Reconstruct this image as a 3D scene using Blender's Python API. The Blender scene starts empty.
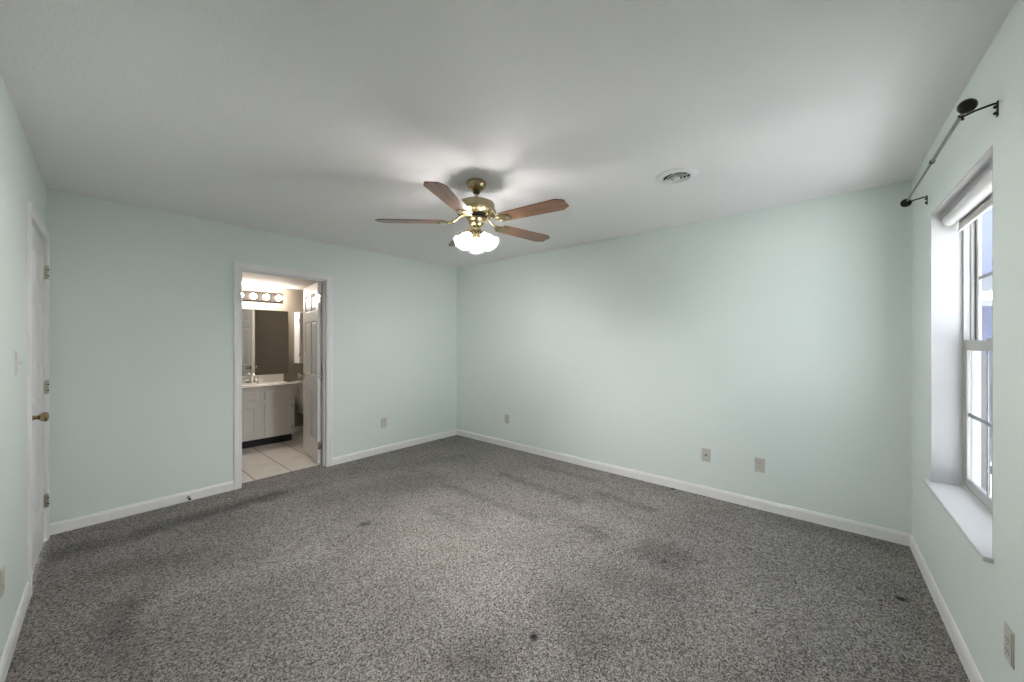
import bpy, bmesh, math, random
from math import sin, cos, pi, radians, sqrt
from mathutils import Matrix, Vector
S = bpy.context.scene
C = S.collection
random.seed(4)

# ------------------------------------------------------------------ camera
cd = bpy.data.cameras.new('camera'); cam = bpy.data.objects.new('camera', cd); C.objects.link(cam)
FPX = 372.345; YAW = 0.7106
cd.sensor_fit = 'HORIZONTAL'; cd.sensor_width = 36.0; cd.lens = FPX / 1024 * 36.0
cd.shift_y = 0.8 / 1024; cd.clip_start = 0.02; cd.clip_end = 300
cam.location = (0, 0, 1.3615); cam.rotation_euler = (pi / 2, 0, YAW - pi / 2)
S.camera = cam

# ------------------------------------------------------------------ world, sun, exposure
w = bpy.data.worlds.new('sky'); S.world = w; w.use_nodes = True
bg = w.node_tree.nodes['Background']
bg.inputs[0].default_value = (0.85, 0.91, 1.0, 1); bg.inputs[1].default_value = 2.4
sd = bpy.data.lights.new('sun', 'SUN'); sun = bpy.data.objects.new('sun', sd); C.objects.link(sun)
sd.energy = 23.0; sd.angle = radians(0.6); sd.color = (1.0, 0.98, 0.96)
sun.rotation_euler = Vector((-0.18, -0.12, -1.0)).to_track_quat('-Z', 'Y').to_euler()   # from behind the house: no direct sun in the room
S.view_settings.view_transform = 'Standard'; S.view_settings.look = 'None'
S.view_settings.gamma = 1.0; S.view_settings.use_curve_mapping = False
S.view_settings.exposure = 1.27
S.cycles.sample_clamp_indirect = 30.0; S.cycles.caustics_reflective = False; S.cycles.caustics_refractive = False
SHADE_GLOW = 0.32; BULB_GLOW = 1620.0; BATH_GLOW = 46.0

# ------------------------------------------------------------------ wall frames (local x along the wall to the right, y into the wall, z up)
XB = 3.6144; YA = 4.1816; H = 2.44
SR = -0.0227; SL = -0.0357
def frame(ox, oy, th): return Matrix.Translation((ox, oy, 0)) @ Matrix.Rotation(th, 4, 'Z')
FA = frame(0, YA, 0)
FB = frame(XB, 0, -pi / 2)
FR = frame(-0.4830 * sin(SR), -0.4830 * cos(SR), pi - SR)
FL = frame(-0.2972 * cos(SL), -0.2972 * sin(SL), pi / 2 + SL)
def rx(X): return -(X - 0.011) / cos(SR)         # window wall: local x from world X

# ------------------------------------------------------------------ materials
def mat(name, col, rough=0.5, metal=0.0, bump=None, spec=0.5, coat=0.0):
    m = bpy.data.materials.new(name); m.use_nodes = True
    nt = m.node_tree; b = nt.nodes['Principled BSDF']
    b.inputs['Base Color'].default_value = (*col, 1); b.inputs['Roughness'].default_value = rough
    b.inputs['Metallic'].default_value = metal; b.inputs['Specular IOR Level'].default_value = spec
    if coat: b.inputs['Coat Weight'].default_value = coat; b.inputs['Coat Roughness'].default_value = 0.12
    if bump:
        sc, st, dist = bump
        tc = nt.nodes.new('ShaderNodeTexCoord'); n = nt.nodes.new('ShaderNodeTexNoise')
        n.inputs['Scale'].default_value = sc; n.inputs['Detail'].default_value = 3
        bp = nt.nodes.new('ShaderNodeBump'); bp.inputs['Strength'].default_value = st; bp.inputs['Distance'].default_value = dist
        nt.links.new(tc.outputs['Object'], n.inputs['Vector']); nt.links.new(n.outputs['Fac'], bp.inputs['Height'])
        nt.links.new(bp.outputs['Normal'], b.inputs['Normal'])
    return m
M = {}
M['mint'] = mat('mint_wall_paint', (0.715, 0.785, 0.75), 0.55, bump=(160, 0.12, 0.002), spec=0.3)
M['ceil'] = mat('ceiling_paint', (0.88, 0.865, 0.865), 0.9, bump=(75, 0.3, 0.004), spec=0.1)
M['trim'] = mat('white_trim_paint', (0.80, 0.80, 0.795), 0.38)
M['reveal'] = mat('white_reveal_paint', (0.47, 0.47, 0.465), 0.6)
M['sill'] = mat('white_sill_paint', (0.64, 0.635, 0.62), 0.45)
M['door'] = mat('door_paint', (0.78, 0.77, 0.765), 0.4)
M['brass'] = mat('polished_brass', (0.42, 0.34, 0.19), 0.22, 1.0)
M['antique'] = mat('brushed_antique_brass', (0.46, 0.40, 0.25), 0.36, 1.0)
M['steel'] = mat('satin_nickel', (0.62, 0.60, 0.56), 0.25, 1.0)
M['chrome'] = mat('chrome', (0.85, 0.85, 0.85), 0.06, 1.0)
M['hinge'] = mat('aged_brass_hinge', (0.52, 0.49, 0.41), 0.4, 1.0)
M['dark'] = mat('black_parts_and_shade', (0.012, 0.012, 0.012), 0.7)
M['screw'] = mat('dark_screw', (0.05, 0.045, 0.04), 0.4, 0.8)
M['bronze'] = mat('oil_rubbed_bronze', (0.018, 0.015, 0.013), 0.35, 0.6)
M['rod'] = mat('pewter_rod', (0.20, 0.19, 0.18), 0.35, 0.9)
M['plate'] = mat('almond_plastic', (0.52, 0.51, 0.465), 0.4)
M['white_plastic'] = mat('white_plastic', (0.72, 0.72, 0.71), 0.35)
M['vinyl'] = mat('window_vinyl', (0.46, 0.455, 0.44), 0.4)
M['shade_cloth'] = mat('roller_shade_cloth', (0.55, 0.53, 0.50), 0.85, bump=(500, 0.2, 0.001))
M['shade_roll'] = mat('roller_shade_white_roll', (0.80, 0.80, 0.79), 0.7)
M['taupe'] = mat('bathroom_taupe_paint', (0.30, 0.265, 0.215), 0.6, bump=(140, 0.1, 0.002))
M['bath_ceil'] = mat('bathroom_ceiling_paint', (0.60, 0.56, 0.52), 0.8)
M['cab'] = mat('white_cabinet_paint', (0.84, 0.82, 0.80), 0.4)
M['counter'] = mat('cultured_marble', (0.78, 0.76, 0.73), 0.15)
M['porcelain'] = mat('porcelain', (0.72, 0.70, 0.67), 0.08)
M['toe'] = mat('black_toe_kick', (0.014, 0.014, 0.02), 0.6)
M['mirror'] = mat('mirror_silver', (0.80, 0.81, 0.80), 0.01, 1.0)
M['concrete'] = mat('pale_concrete', (0.74, 0.73, 0.72), 0.9, bump=(8, 0.3, 0.01))
M['bar'] = mat('brushed_bronze_bar', (0.018, 0.015, 0.012), 0.6, 0.0, spec=0.1)
M['lawn'] = mat('bare_ground', (0.36, 0.355, 0.345), 0.95, bump=(60, 0.6, 0.02))
M['stucco'] = mat('exterior_wall', (0.5, 0.5, 0.5), 0.9)
M['roofing'] = mat('pale_grey_roofing', (0.18, 0.18, 0.18), 0.9, bump=(20, 0.4, 0.02))

def nodes_of(name, rough=0.6):
    m = bpy.data.materials.new(name); m.use_nodes = True
    nt = m.node_tree; b = nt.nodes['Principled BSDF']; b.inputs['Roughness'].default_value = rough
    return m, nt, b
def add(nt, t, **kw):
    n = nt.nodes.new(t)
    for k, v in kw.items(): setattr(n, k, v)
    return n
def mth(nt, op, a, b=None, clamp=False):
    n = nt.nodes.new('ShaderNodeMath'); n.operation = op; n.use_clamp = clamp
    for i, v in enumerate((a, b)):
        if v is None: continue
        if isinstance(v, (int, float)): n.inputs[i].default_value = v
        else: nt.links.new(v, n.inputs[i])
    return n.outputs[0]
def ramp(nt, fac, stops):
    r = nt.nodes.new('ShaderNodeValToRGB'); e = r.color_ramp.elements
    while len(e) < len(stops): e.new(0.5)
    for i, (p, c) in enumerate(stops): e[i].position = p; e[i].color = (*c, 1)
    nt.links.new(fac, r.inputs[0]); return r.outputs[0]
def mixc(nt, f, a, b, mode='MIX'):
    n = nt.nodes.new('ShaderNodeMix'); n.data_type = 'RGBA'; n.blend_type = mode
    for k, v in ((0, f), (6, a), (7, b)):
        if isinstance(v, (int, float)): n.inputs[k].default_value = v
        elif isinstance(v, tuple): n.inputs[k].default_value = (*v, 1)
        else: nt.links.new(v, n.inputs[k])
    return n.outputs[2]

# strokes a vacuum left in the pile, and darker bands by the window corner: centre x, y, half length, half width, angle (deg), amount
STROKES = [(0.086, 3.735, 0.246, 0.1, -3.0, 0.22, 0.06),
           (0.74, 3.76, 0.459, 0.09, 2.8, 0.3, 0.06),
           (0.294, 3.186, 0.263, 0.09, -27.2, 0.18, 0.07),
           (0.133, 2.665, 0.176, 0.06, -101.7, 0.25, 0.05),
           (0.117, 2.344, 0.15, 0.06, -82.5, 0.15, 0.06),
           (1.8, 3.172, 0.63, 0.2, -22.0, 0.17, 0.12),
           (1.525, 2.865, 0.279, 0.1, -9.2, 0.12, 0.08),
           (1.218, 3.738, 0.373, 0.08, -6.1, 0.16, 0.06),
           (1.865, 2.25, 0.29, 0.045, -89.7, 0.14, 0.04),
           (2.285, 2.239, 0.546, 0.05, -88.9, 0.2, 0.03),
           (2.816, 2.116, 0.515, 0.05, -92.0, 0.18, 0.03),
           (3.297, 2.05, 0.38, 0.05, -89.6, 0.15, 0.03),
           (3.038, 1.353, 0.272, 0.05, -93.5, 0.22, 0.03),
           (2.942, 1.642, 0.308, 0.03, -93.4, 0.1, 0.03),
           (2.435, 0.816, 0.162, 0.15, -95.6, 0.22, 0.06),
           (2.403, 1.289, 0.115, 0.06, -114.6, 0.16, 0.03),
           (1.587, 0.943, 0.232, 0.13, -125.1, 0.16, 0.06),
           (1.212, 1.131, 0.171, 0.1, -177.3, 0.16, 0.08),
           (2.025, 0.819, 0.214, 0.12, -78.8, 0.12, 0.08),
           (1.054, 1.203, 0.112, 0.12, -82.7, 0.14, 0.08),
           (2.574, 3.473, 0.519, 0.1, -19.0, 0.1, 0.08),
           (3.513, -0.017, 0.322, 0.1, -86.2, 0.14, 0.08),  # darker band along the long right wall, near the window corner
           (2.778, -0.294, 0.248, 0.1, -169.8, 0.14, 0.08),  # darker band along the window wall
           (3.009, 0.596, 0.231, 0.06, -98.5, 0.08, 0.05),
           (0.669, 2.64, 0.435, 0.12, -11.7, -0.14, 0.08),
           (2.597, 1.375, 0.348, 0.12, -93.2, -0.12, 0.06),
           (2.259, 1.896, 0.403, 0.07, -88.7, -0.1, 0.05),
           (2.124, 0.401, 0.179, 0.22, -122.9, -0.12, 0.12),
           (1.392, 1.454, 0.241, 0.2, -39.9, -0.08, 0.12)]
SPOTS = [(1.368, 1.043, 0.018, 0.85), (3.582, 1.118, 0.02, 0.8), (2.837, -0.275, 0.02, 0.8), (2.362, 0.785, 0.015, 0.5), (2.875, 0.411, 0.015, 0.5), (1.392, 2.648, 0.035, 0.5), (2.816, -0.116, 0.015, 0.4)]
def carpet():
    m, nt, b = nodes_of('speckled_carpet', 0.95)
    b.inputs['Specular IOR Level'].default_value = 0.1
    tc = add(nt, 'ShaderNodeTexCoord'); P = tc.outputs['Object']
    # yarn tufts: every cell takes its own tone, as flecked yarn does
    n1 = add(nt, 'ShaderNodeTexVoronoi'); n1.inputs['Scale'].default_value = 185
    nt.links.new(P, n1.inputs['Vector'])
    sc = add(nt, 'ShaderNodeSeparateColor'); nt.links.new(n1.outputs['Color'], sc.inputs[0])
    col = ramp(nt, sc.outputs[0], [(0.0, (0.070, 0.063, 0.058)), (0.22, (0.130, 0.119, 0.110)), (0.45, (0.225, 0.208, 0.197)), (0.75, (0.33, 0.307, 0.293)), (1.0, (0.45, 0.42, 0.405))])
    n2 = add(nt, 'ShaderNodeTexNoise'); n2.inputs['Scale'].default_value = 2.2; n2.inputs['Detail'].default_value = 4
    nt.links.new(P, n2.inputs['Vector'])
    lev = mth(nt, 'ADD', mth(nt, 'MULTIPLY', n2.outputs['Fac'], 0.5), 0.78)
    sx = add(nt, 'ShaderNodeSeparateXYZ'); nt.links.new(P, sx.inputs[0])
    X, Y = sx.outputs[0], sx.outputs[1]
    # wobble so that stroke edges are soft and irregular
    n3 = add(nt, 'ShaderNodeTexNoise'); n3.inputs['Scale'].default_value = 9; nt.links.new(P, n3.inputs['Vector'])
    wob = mth(nt, 'MULTIPLY', mth(nt, 'SUBTRACT', n3.outputs['Fac'], 0.5), 0.16)
    X2 = mth(nt, 'ADD', X, wob); Y2 = mth(nt, 'SUBTRACT', Y, wob)
    for (cx, cy, hl, hw, a, amt, soft) in STROKES:
        ca, sa = cos(radians(a)), sin(radians(a))
        dx = mth(nt, 'SUBTRACT', X2, cx); dy = mth(nt, 'SUBTRACT', Y2, cy)
        u = mth(nt, 'ABSOLUTE', mth(nt, 'ADD', mth(nt, 'MULTIPLY', dx, ca), mth(nt, 'MULTIPLY', dy, sa)))
        v = mth(nt, 'ABSOLUTE', mth(nt, 'SUBTRACT', mth(nt, 'MULTIPLY', dy, ca), mth(nt, 'MULTIPLY', dx, sa)))
        mu = mth(nt, 'MULTIPLY', mth(nt, 'SUBTRACT', hl + soft, u), 1 / (2 * soft), True)
        mv = mth(nt, 'MULTIPLY', mth(nt, 'SUBTRACT', hw + soft, v), 1 / (2 * soft), True)
        k = mth(nt, 'MULTIPLY', mth(nt, 'MULTIPLY', mu, mv), -1.3 * amt)
        lev = mth(nt, 'MULTIPLY', lev, mth(nt, 'ADD', k, 1.0))
    for (cx, cy, r, amt) in SPOTS:
        d = mth(nt, 'SQRT', mth(nt, 'ADD', mth(nt, 'POWER', mth(nt, 'SUBTRACT', X, cx), 2.0), mth(nt, 'POWER', mth(nt, 'SUBTRACT', Y, cy), 2.0)))
        k = mth(nt, 'MULTIPLY', mth(nt, 'SUBTRACT', r * 1.6, d), 1 / r, True)
        lev = mth(nt, 'MULTIPLY', lev, mth(nt, 'SUBTRACT', 1.0, mth(nt, 'MULTIPLY', k, amt)))
    comb = add(nt, 'ShaderNodeCombineXYZ')
    for i in range(3): nt.links.new(lev, comb.inputs[i])
    out = mixc(nt, 1.0, col, comb.outputs[0], 'MULTIPLY')
    nt.links.new(out, b.inputs['Base Color'])
    bp = add(nt, 'ShaderNodeBump'); bp.inputs['Strength'].default_value = 0.7; bp.inputs['Distance'].default_value = 0.008
    bp.invert = True
    nt.links.new(n1.outputs['Distance'], bp.inputs['Height']); nt.links.new(bp.outputs['Normal'], b.inputs['Normal'])
    return m

def tile():
    m, nt, b = nodes_of('beige_floor_tile', 0.3)
    tc = add(nt, 'ShaderNodeTexCoord'); sx = add(nt, 'ShaderNodeSeparateXYZ'); nt.links.new(tc.outputs['Object'], sx.inputs[0])
    def line(c, off, pitch, half):
        t = mth(nt, 'MODULO', mth(nt, 'ADD', c, 50 * pitch - off), pitch)
        d = mth(nt, 'MINIMUM', t, mth(nt, 'SUBTRACT', pitch, t))
        return mth(nt, 'LESS_THAN', d, half)
    gx = line(sx.outputs[0], 1.13, 0.3275, 0.005)
    gy = line(sx.outputs[1], 4.82, 0.3275, 0.003)
    n = add(nt, 'ShaderNodeTexNoise'); n.inputs['Scale'].default_value = 6; n.inputs['Detail'].default_value = 5
    nt.links.new(tc.outputs['Object'], n.inputs['Vector'])
    base = ramp(nt, n.outputs['Fac'], [(0.3, (0.68, 0.64, 0.59)), (0.7, (0.78, 0.74, 0.69))])
    c1 = mixc(nt, mth(nt, 'MULTIPLY', gy, 0.35), base, (0.30, 0.26, 0.22))
    c2 = mixc(nt, gx, c1, (0.20, 0.17, 0.14))
    nt.links.new(c2, b.inputs['Base Color']); return m

def wood():
    m, nt, b = nodes_of('walnut_fan_blade', 0.32)
    b.inputs['Coat Weight'].default_value = 0.12; b.inputs['Coat Roughness'].default_value = 0.2
    tc = add(nt, 'ShaderNodeTexCoord'); mp = add(nt, 'ShaderNodeMapping'); mp.inputs['Scale'].default_value = (2.2, 26, 26)
    nt.links.new(tc.outputs['Object'], mp.inputs['Vector'])
    n = add(nt, 'ShaderNodeTexNoise'); n.inputs['Scale'].default_value = 2.2; n.inputs['Detail'].default_value = 6; n.inputs['Distortion'].default_value = 0.8
    nt.links.new(mp.outputs[0], n.inputs['Vector'])
    c = ramp(nt, n.outputs['Fac'], [(0.32, (0.09, 0.040, 0.021)), (0.5, (0.20, 0.092, 0.048)), (0.68, (0.29, 0.140, 0.078))])
    nt.links.new(c, b.inputs['Base Color']); return m

def lap_siding(name, col, pitch):
    m, nt, b = nodes_of(name, 0.8)
    tc = add(nt, 'ShaderNodeTexCoord'); sx = add(nt, 'ShaderNodeSeparateXYZ'); nt.links.new(tc.outputs['Object'], sx.inputs[0])
    t = mth(nt, 'DIVIDE', mth(nt, 'MODULO', mth(nt, 'ADD', sx.outputs[2], 20 * pitch), pitch), pitch)
    bp = add(nt, 'ShaderNodeBump'); bp.inputs['Distance'].default_value = 0.02; bp.invert = True
    nt.links.new(t, bp.inputs['Height']); nt.links.new(bp.outputs['Normal'], b.inputs['Normal'])
    b.inputs['Base Color'].default_value = (*col, 1); return m

def glass():
    m = bpy.data.materials.new('window_glass'); m.use_nodes = True; nt = m.node_tree
    nt.nodes.remove(nt.nodes['Principled BSDF']); o = nt.nodes['Material Output']
    tr = add(nt, 'ShaderNodeBsdfTransparent'); tr.inputs[0].default_value = (0.93, 0.95, 0.97, 1)
    gl = add(nt, 'ShaderNodeBsdfGlossy'); gl.inputs['Roughness'].default_value = 0.02
    mx = add(nt, 'ShaderNodeMixShader'); mx.inputs[0].default_value = 0.07
    nt.links.new(tr.outputs[0], mx.inputs[1]); nt.links.new(gl.outputs[0], mx.inputs[2])
    nt.links.new(mx.outputs[0], o.inputs[0]); return m
def screen():
    m = bpy.data.materials.new('insect_screen'); m.use_nodes = True; nt = m.node_tree
    nt.nodes.remove(nt.nodes['Principled BSDF']); o = nt.nodes['Material Output']
    tr = add(nt, 'ShaderNodeBsdfTransparent'); df = add(nt, 'ShaderNodeBsdfDiffuse'); df.inputs[0].default_value = (0.12, 0.12, 0.12, 1)
    mx = add(nt, 'ShaderNodeMixShader'); mx.inputs[0].default_value = 0.25
    nt.links.new(tr.outputs[0], mx.inputs[1]); nt.links.new(df.outputs[0], mx.inputs[2]); nt.links.new(mx.outputs[0], o.inputs[0]); return m
def glow(name, col, st, body=(0.8, 0.8, 0.8)):
    m, nt, b = nodes_of(name, 0.3); b.inputs['Base Color'].default_value = (*body, 1)
    b.inputs['Emission Color'].default_value = (*col, 1); b.inputs['Emission Strength'].default_value = st; return m
def frosted(name, col, st):
    m = bpy.data.materials.new(name); m.use_nodes = True; nt = m.node_tree
    nt.nodes.remove(nt.nodes['Principled BSDF']); o = nt.nodes['Material Output']
    df = add(nt, 'ShaderNodeBsdfDiffuse'); df.inputs[0].default_value = (0.80, 0.80, 0.79, 1)
    em = add(nt, 'ShaderNodeEmission'); em.inputs[0].default_value = (*col, 1); em.inputs[1].default_value = st
    ad = add(nt, 'ShaderNodeAddShader')
    tr = add(nt, 'ShaderNodeBsdfTransparent'); mx = add(nt, 'ShaderNodeMixShader'); mx.inputs[0].default_value = 0.18
    nt.links.new(df.outputs[0], ad.inputs[0]); nt.links.new(em.outputs[0], ad.inputs[1])
    nt.links.new(ad.outputs[0], mx.inputs[1]); nt.links.new(tr.outputs[0], mx.inputs[2]); nt.links.new(mx.outputs[0], o.inputs[0]); return m
M['tile'] = tile(); M['wood'] = wood(); M['glass'] = glass(); M['screen'] = screen()
M['rim'] = mat('dark_rim_outline', (0.16, 0.16, 0.16), 0.3)  # opaque dark grey, drawn as an outline for the glowing shades
M['bulb'] = glow('lit_bulb', (1.0, 0.97, 0.95), BULB_GLOW)
M['bath_bulb'] = glow('lit_globe_bulb', (1.0, 0.92, 0.83), BATH_GLOW)
M['frost'] = frosted('frosted_glass_shade', (1.0, 0.97, 0.93), SHADE_GLOW)
M['siding'] = lap_siding('pale_blue_lap_siding', (0.15, 0.165, 0.255), 0.14)
M['fence'] = mat('weathered_fence_boards', (0.13, 0.127, 0.125), 0.9, bump=(30, 0.5, 0.01))

# ------------------------------------------------------------------ mesh helpers
class MB:
    def __init__(s, mx=None): s.bm = bmesh.new(); s.mx = mx
    def V(s, p): return s.bm.verts.new(p)
    def F(s, vs):
        try: return s.bm.faces.new(vs)
        except ValueError: return None
    def box(s, x0, x1, y0, y1, z0, z1, mx=None):
        x0, x1 = sorted((x0, x1)); y0, y1 = sorted((y0, y1)); z0, z1 = sorted((z0, z1))
        c = [(x0, y0, z0), (x1, y0, z0), (x1, y1, z0), (x0, y1, z0), (x0, y0, z1), (x1, y0, z1), (x1, y1, z1), (x0, y1, z1)]
        v = [s.V(mx @ Vector(p) if mx else p) for p in c]
        for f in ((3, 2, 1, 0), (4, 5, 6, 7), (0, 1, 5, 4), (1, 2, 6, 5), (2, 3, 7, 6), (3, 0, 4, 7)): s.F([v[i] for i in f])
        return s
    def prism(s, poly, a, b, axis='z', mx=None):
        def pt(p, t):
            q = (p[0], p[1], t) if axis == 'z' else ((t, p[0], p[1]) if axis == 'x' else (p[0], t, p[1]))
            return mx @ Vector(q) if mx else q
        A = [s.V(pt(p, a)) for p in poly]; B = [s.V(pt(p, b)) for p in poly]
        n = len(poly)
        for i in range(n): s.F([A[i], A[(i + 1) % n], B[(i + 1) % n], B[i]])
        s.F(A[::-1]); s.F(B); return s
    def lathe(s, prof, n=32, mx=None):
        rings = []
        for r, z in prof:
            if r < 1e-6: rings.append([s.V(mx @ Vector((0, 0, z)) if mx else (0, 0, z))])
            else:
                ring = []
                for i in range(n):
                    p = Vector((r * cos(2 * pi * i / n), r * sin(2 * pi * i / n), z))
                    ring.append(s.V(mx @ p if mx else p))
                rings.append(ring)
        for a, b in zip(rings, rings[1:]):
            for i in range(n):
                j = (i + 1) % n
                if len(a) == 1 and len(b) == 1: continue
                if len(a) == 1: s.F([a[0], b[i], b[j]])
                elif len(b) == 1: s.F([a[i], a[j], b[0]])
                else: s.F([a[i], a[j], b[j], b[i]])
        return s
    def tube(s, pts, r, n=12, caps=True):
        pts = [Vector(p) for p in pts]; rings = []; up = None
        rr = r if isinstance(r, (list, tuple)) else [r] * len(pts)
        for k, p in enumerate(pts):
            t = (pts[min(k + 1, len(pts) - 1)] - pts[max(k - 1, 0)]).normalized()
            if up is None: up = t.orthogonal().normalized()
            a = (up - t * up.dot(t)).normalized(); up = a; b = t.cross(a)
            rings.append([s.V(p + (a * cos(2 * pi * i / n) + b * sin(2 * pi * i / n)) * rr[k]) for i in range(n)])
        for A, B in zip(rings, rings[1:]):
            for i in range(n): s.F([A[i], A[(i + 1) % n], B[(i + 1) % n], B[i]])
        if caps: s.F(rings[0][::-1]); s.F(rings[-1])
        return s
    def ball(s, c, r, sc=(1, 1, 1), n=16):
        bmesh.ops.create_uvsphere(s.bm, u_segments=n, v_segments=n // 2 + 2, radius=r, matrix=Matrix.Translation(c) @ Matrix.Diagonal((*sc, 1)))
        return s
    def panel_face(s, xs, zs, panels, y, d, deep=0.007, w1=0.010, w2=0.032, rise=0.004):
        # one face of a panelled slab; d = +1 when the recess goes toward +y
        for i in range(len(xs) - 1):
            for j in range(len(zs) - 1):
                x0, x1, z0, z1 = xs[i], xs[i + 1], zs[j], zs[j + 1]
                def loop(ins, dep): return [s.V((x0 + ins, y + d * dep, z0 + ins)), s.V((x1 - ins, y + d * dep, z0 + ins)), s.V((x1 - ins, y + d * dep, z1 - ins)), s.V((x0 + ins, y + d * dep, z1 - ins))]
                L = [loop(0, 0)]
                if (i, j) in panels: L += [loop(w1, deep), loop(w1 + 0.004, deep), loop(w2, deep - rise)]
                for a, b in zip(L, L[1:]):
                    for k in range(4): s.F([a[k], a[(k + 1) % 4], b[(k + 1) % 4], b[k]])
                s.F(L[-1])
    def panel_slab(s, xs, zs, panels, y0, y1, **kw):
        s.panel_face(xs, zs, panels, y0, 1, **kw); s.panel_face(xs, zs, panels, y1, -1, **kw)
        a, b, c, e = xs[0], xs[-1], zs[0], zs[-1]
        for q in (((a, y0, c), (a, y1, c), (a, y1, e), (a, y0, e)), ((b, y0, c), (b, y1, c), (b, y1, e), (b, y0, e)),
                  ((a, y0, c), (b, y0, c), (b, y1, c), (a, y1, c)), ((a, y0, e), (b, y0, e), (b, y1, e), (a, y1, e))):
            s.F([s.V(p) for p in q])
        bmesh.ops.remove_doubles(s.bm, verts=s.bm.verts, dist=1e-5)
        return s
    def build(s, name, m, parent=None, bevel=0.0, smooth=None, mx=None):
        bm = s.bm
        bmesh.ops.recalc_face_normals(bm, faces=bm.faces)
        me = bpy.data.meshes.new(name); bm.to_mesh(me); bm.free()
        if s.mx is not None and mx is None: mx = s.mx
        ms = m if isinstance(m, (list, tuple)) else [m]
        for q in ms: me.materials.append(q)
        o = bpy.data.objects.new(name, me); C.objects.link(o)
        if parent: o.parent = parent
        if mx is not None: o.matrix_local = mx
        if smooth is not None:
            for p in me.polygons: p.use_smooth = True
            me.set_sharp_from_angle(angle=radians(smooth))
        if bevel:
            bv = o.modifiers.new('bevel', 'BEVEL'); bv.width = bevel; bv.segments = 2; bv.limit_method = 'ANGLE'; bv.angle_limit = radians(40)
        return o
def tag(o, label, cat, group=None, kind=None):
    o['label'] = label; o['category'] = cat
    if group: o['group'] = group
    if kind: o['kind'] = kind
    return o
def thing(name, mx, label, cat, group=None, kind=None):
    o = bpy.data.objects.new(name, None); C.objects.link(o); o.matrix_world = mx; o.empty_display_size = 0.1
    return tag(o, label, cat, group, kind)
def struct(o, label=None, cat=None):
    o['kind'] = 'structure'
    if label: o['label'] = label; o['category'] = cat
    return o
def copy_tree(o, parent=None):
    c = o.copy(); C.objects.link(c)
    if parent: c.parent = parent
    for ch in [x for x in bpy.data.objects if x.parent == o]: copy_tree(ch, c)
    return c
T = Matrix.Translation
def Rz(a): return Matrix.Rotation(a, 4, 'Z')

# ------------------------------------------------------------------ bedroom shell
M['carpet'] = carpet()
DX0, DX1, DZ = 0.990, 1.755, 2.035        # bathroom doorway, inside the jambs
WX0, WX1, WZ0, WZ1 = 2.129, 3.073, 0.575, 2.068   # window hole, world X and z
DY0, DY1 = 3.312, 4.078                   # bedroom door leaf along the left wall
TH = 0.115
lx = lambda y: (y - 0.0106) / cos(SL)     # left wall: local x from world Y (near enough)

b = MB(); b.prism([(-0.30, -0.62), (3.65, -0.42), (3.65, YA + 0.02), (DX1 + 0.01, YA + 0.02), (DX1 + 0.01, YA + 0.122), (DX0 - 0.01, YA + 0.122), (DX0 - 0.01, YA + 0.02), (-0.16, YA + 0.02)], -0.06, 0.0)
struct(b.build('floor', M['carpet']), 'grey and beige speckled carpet floor of the bedroom', 'floor')
b = MB(); b.prism([(-0.42, -0.65), (3.75, -0.58), (3.75, YA + 0.1), (-0.30, YA + 0.1)], H, H + 0.12)
struct(b.build('ceiling', M['ceil']), 'white textured bedroom ceiling', 'ceiling')
hx0, hx1, hz = DX0 - 0.016, DX1 + 0.016, DZ + 0.016
b = MB(FA); b.box(-0.30, hx0, 0, TH, 0, H).box(hx1, XB + 0.12, 0, TH, 0, H).box(hx0, hx1, 0, TH, hz, H)
struct(b.build('wall_north', M['mint']), 'pale mint wall with the bathroom doorway', 'wall')
b = MB(FB); b.box(-YA, 0.52, 0, TH, 0, H)
struct(b.build('wall_east', M['mint']), 'long pale mint wall on the right side with no openings', 'wall')
a0, a1 = rx(WX1), rx(WX0)
b = MB(FR); b.box(rx(XB + 0.02), a0, 0, 0.17, -0.3, H).box(a1, 0.45, 0, 0.17, -0.3, H).box(a0, a1, 0, 0.17, -0.3, WZ0).box(a0, a1, 0, 0.17, WZ1, H)
struct(b.build('wall_south', M['mint']), 'pale mint wall with the window', 'wall')
b = MB(FL); b.box(-0.6, lx(DY0) - 0.016, 0, TH, 0, H).box(lx(DY1) + 0.016, lx(YA) + 0.02, 0, TH, 0, H).box(lx(DY0) - 0.016, lx(DY1) + 0.016, 0, TH, 2.064, H)
struct(b.build('wall_west', M['mint']), 'pale mint wall with the closed white door', 'wall')

BASE = [(0, 0), (-0.013, 0), (-0.013, 0.062), (-0.010, 0.070), (-0.006, 0.080), (0, 0.082)]
def baseboard(name, F, segs, m='trim'):
    b = MB(F)
    for x0, x1 in segs: b.prism(BASE, x0, x1, 'x')
    return struct(b.build(name, M[m]), None)
baseboard('baseboard_north', FA, [(-0.148, DX0 - 0.066), (DX1 + 0.066, XB)])
baseboard('baseboard_east', FB, [(-YA, 0.405)])
baseboard('baseboard_south', FR, [(rx(XB), 0.3)])
baseboard('baseboard_west', FL, [(-0.2, lx(DY0) - 0.066)])

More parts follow.
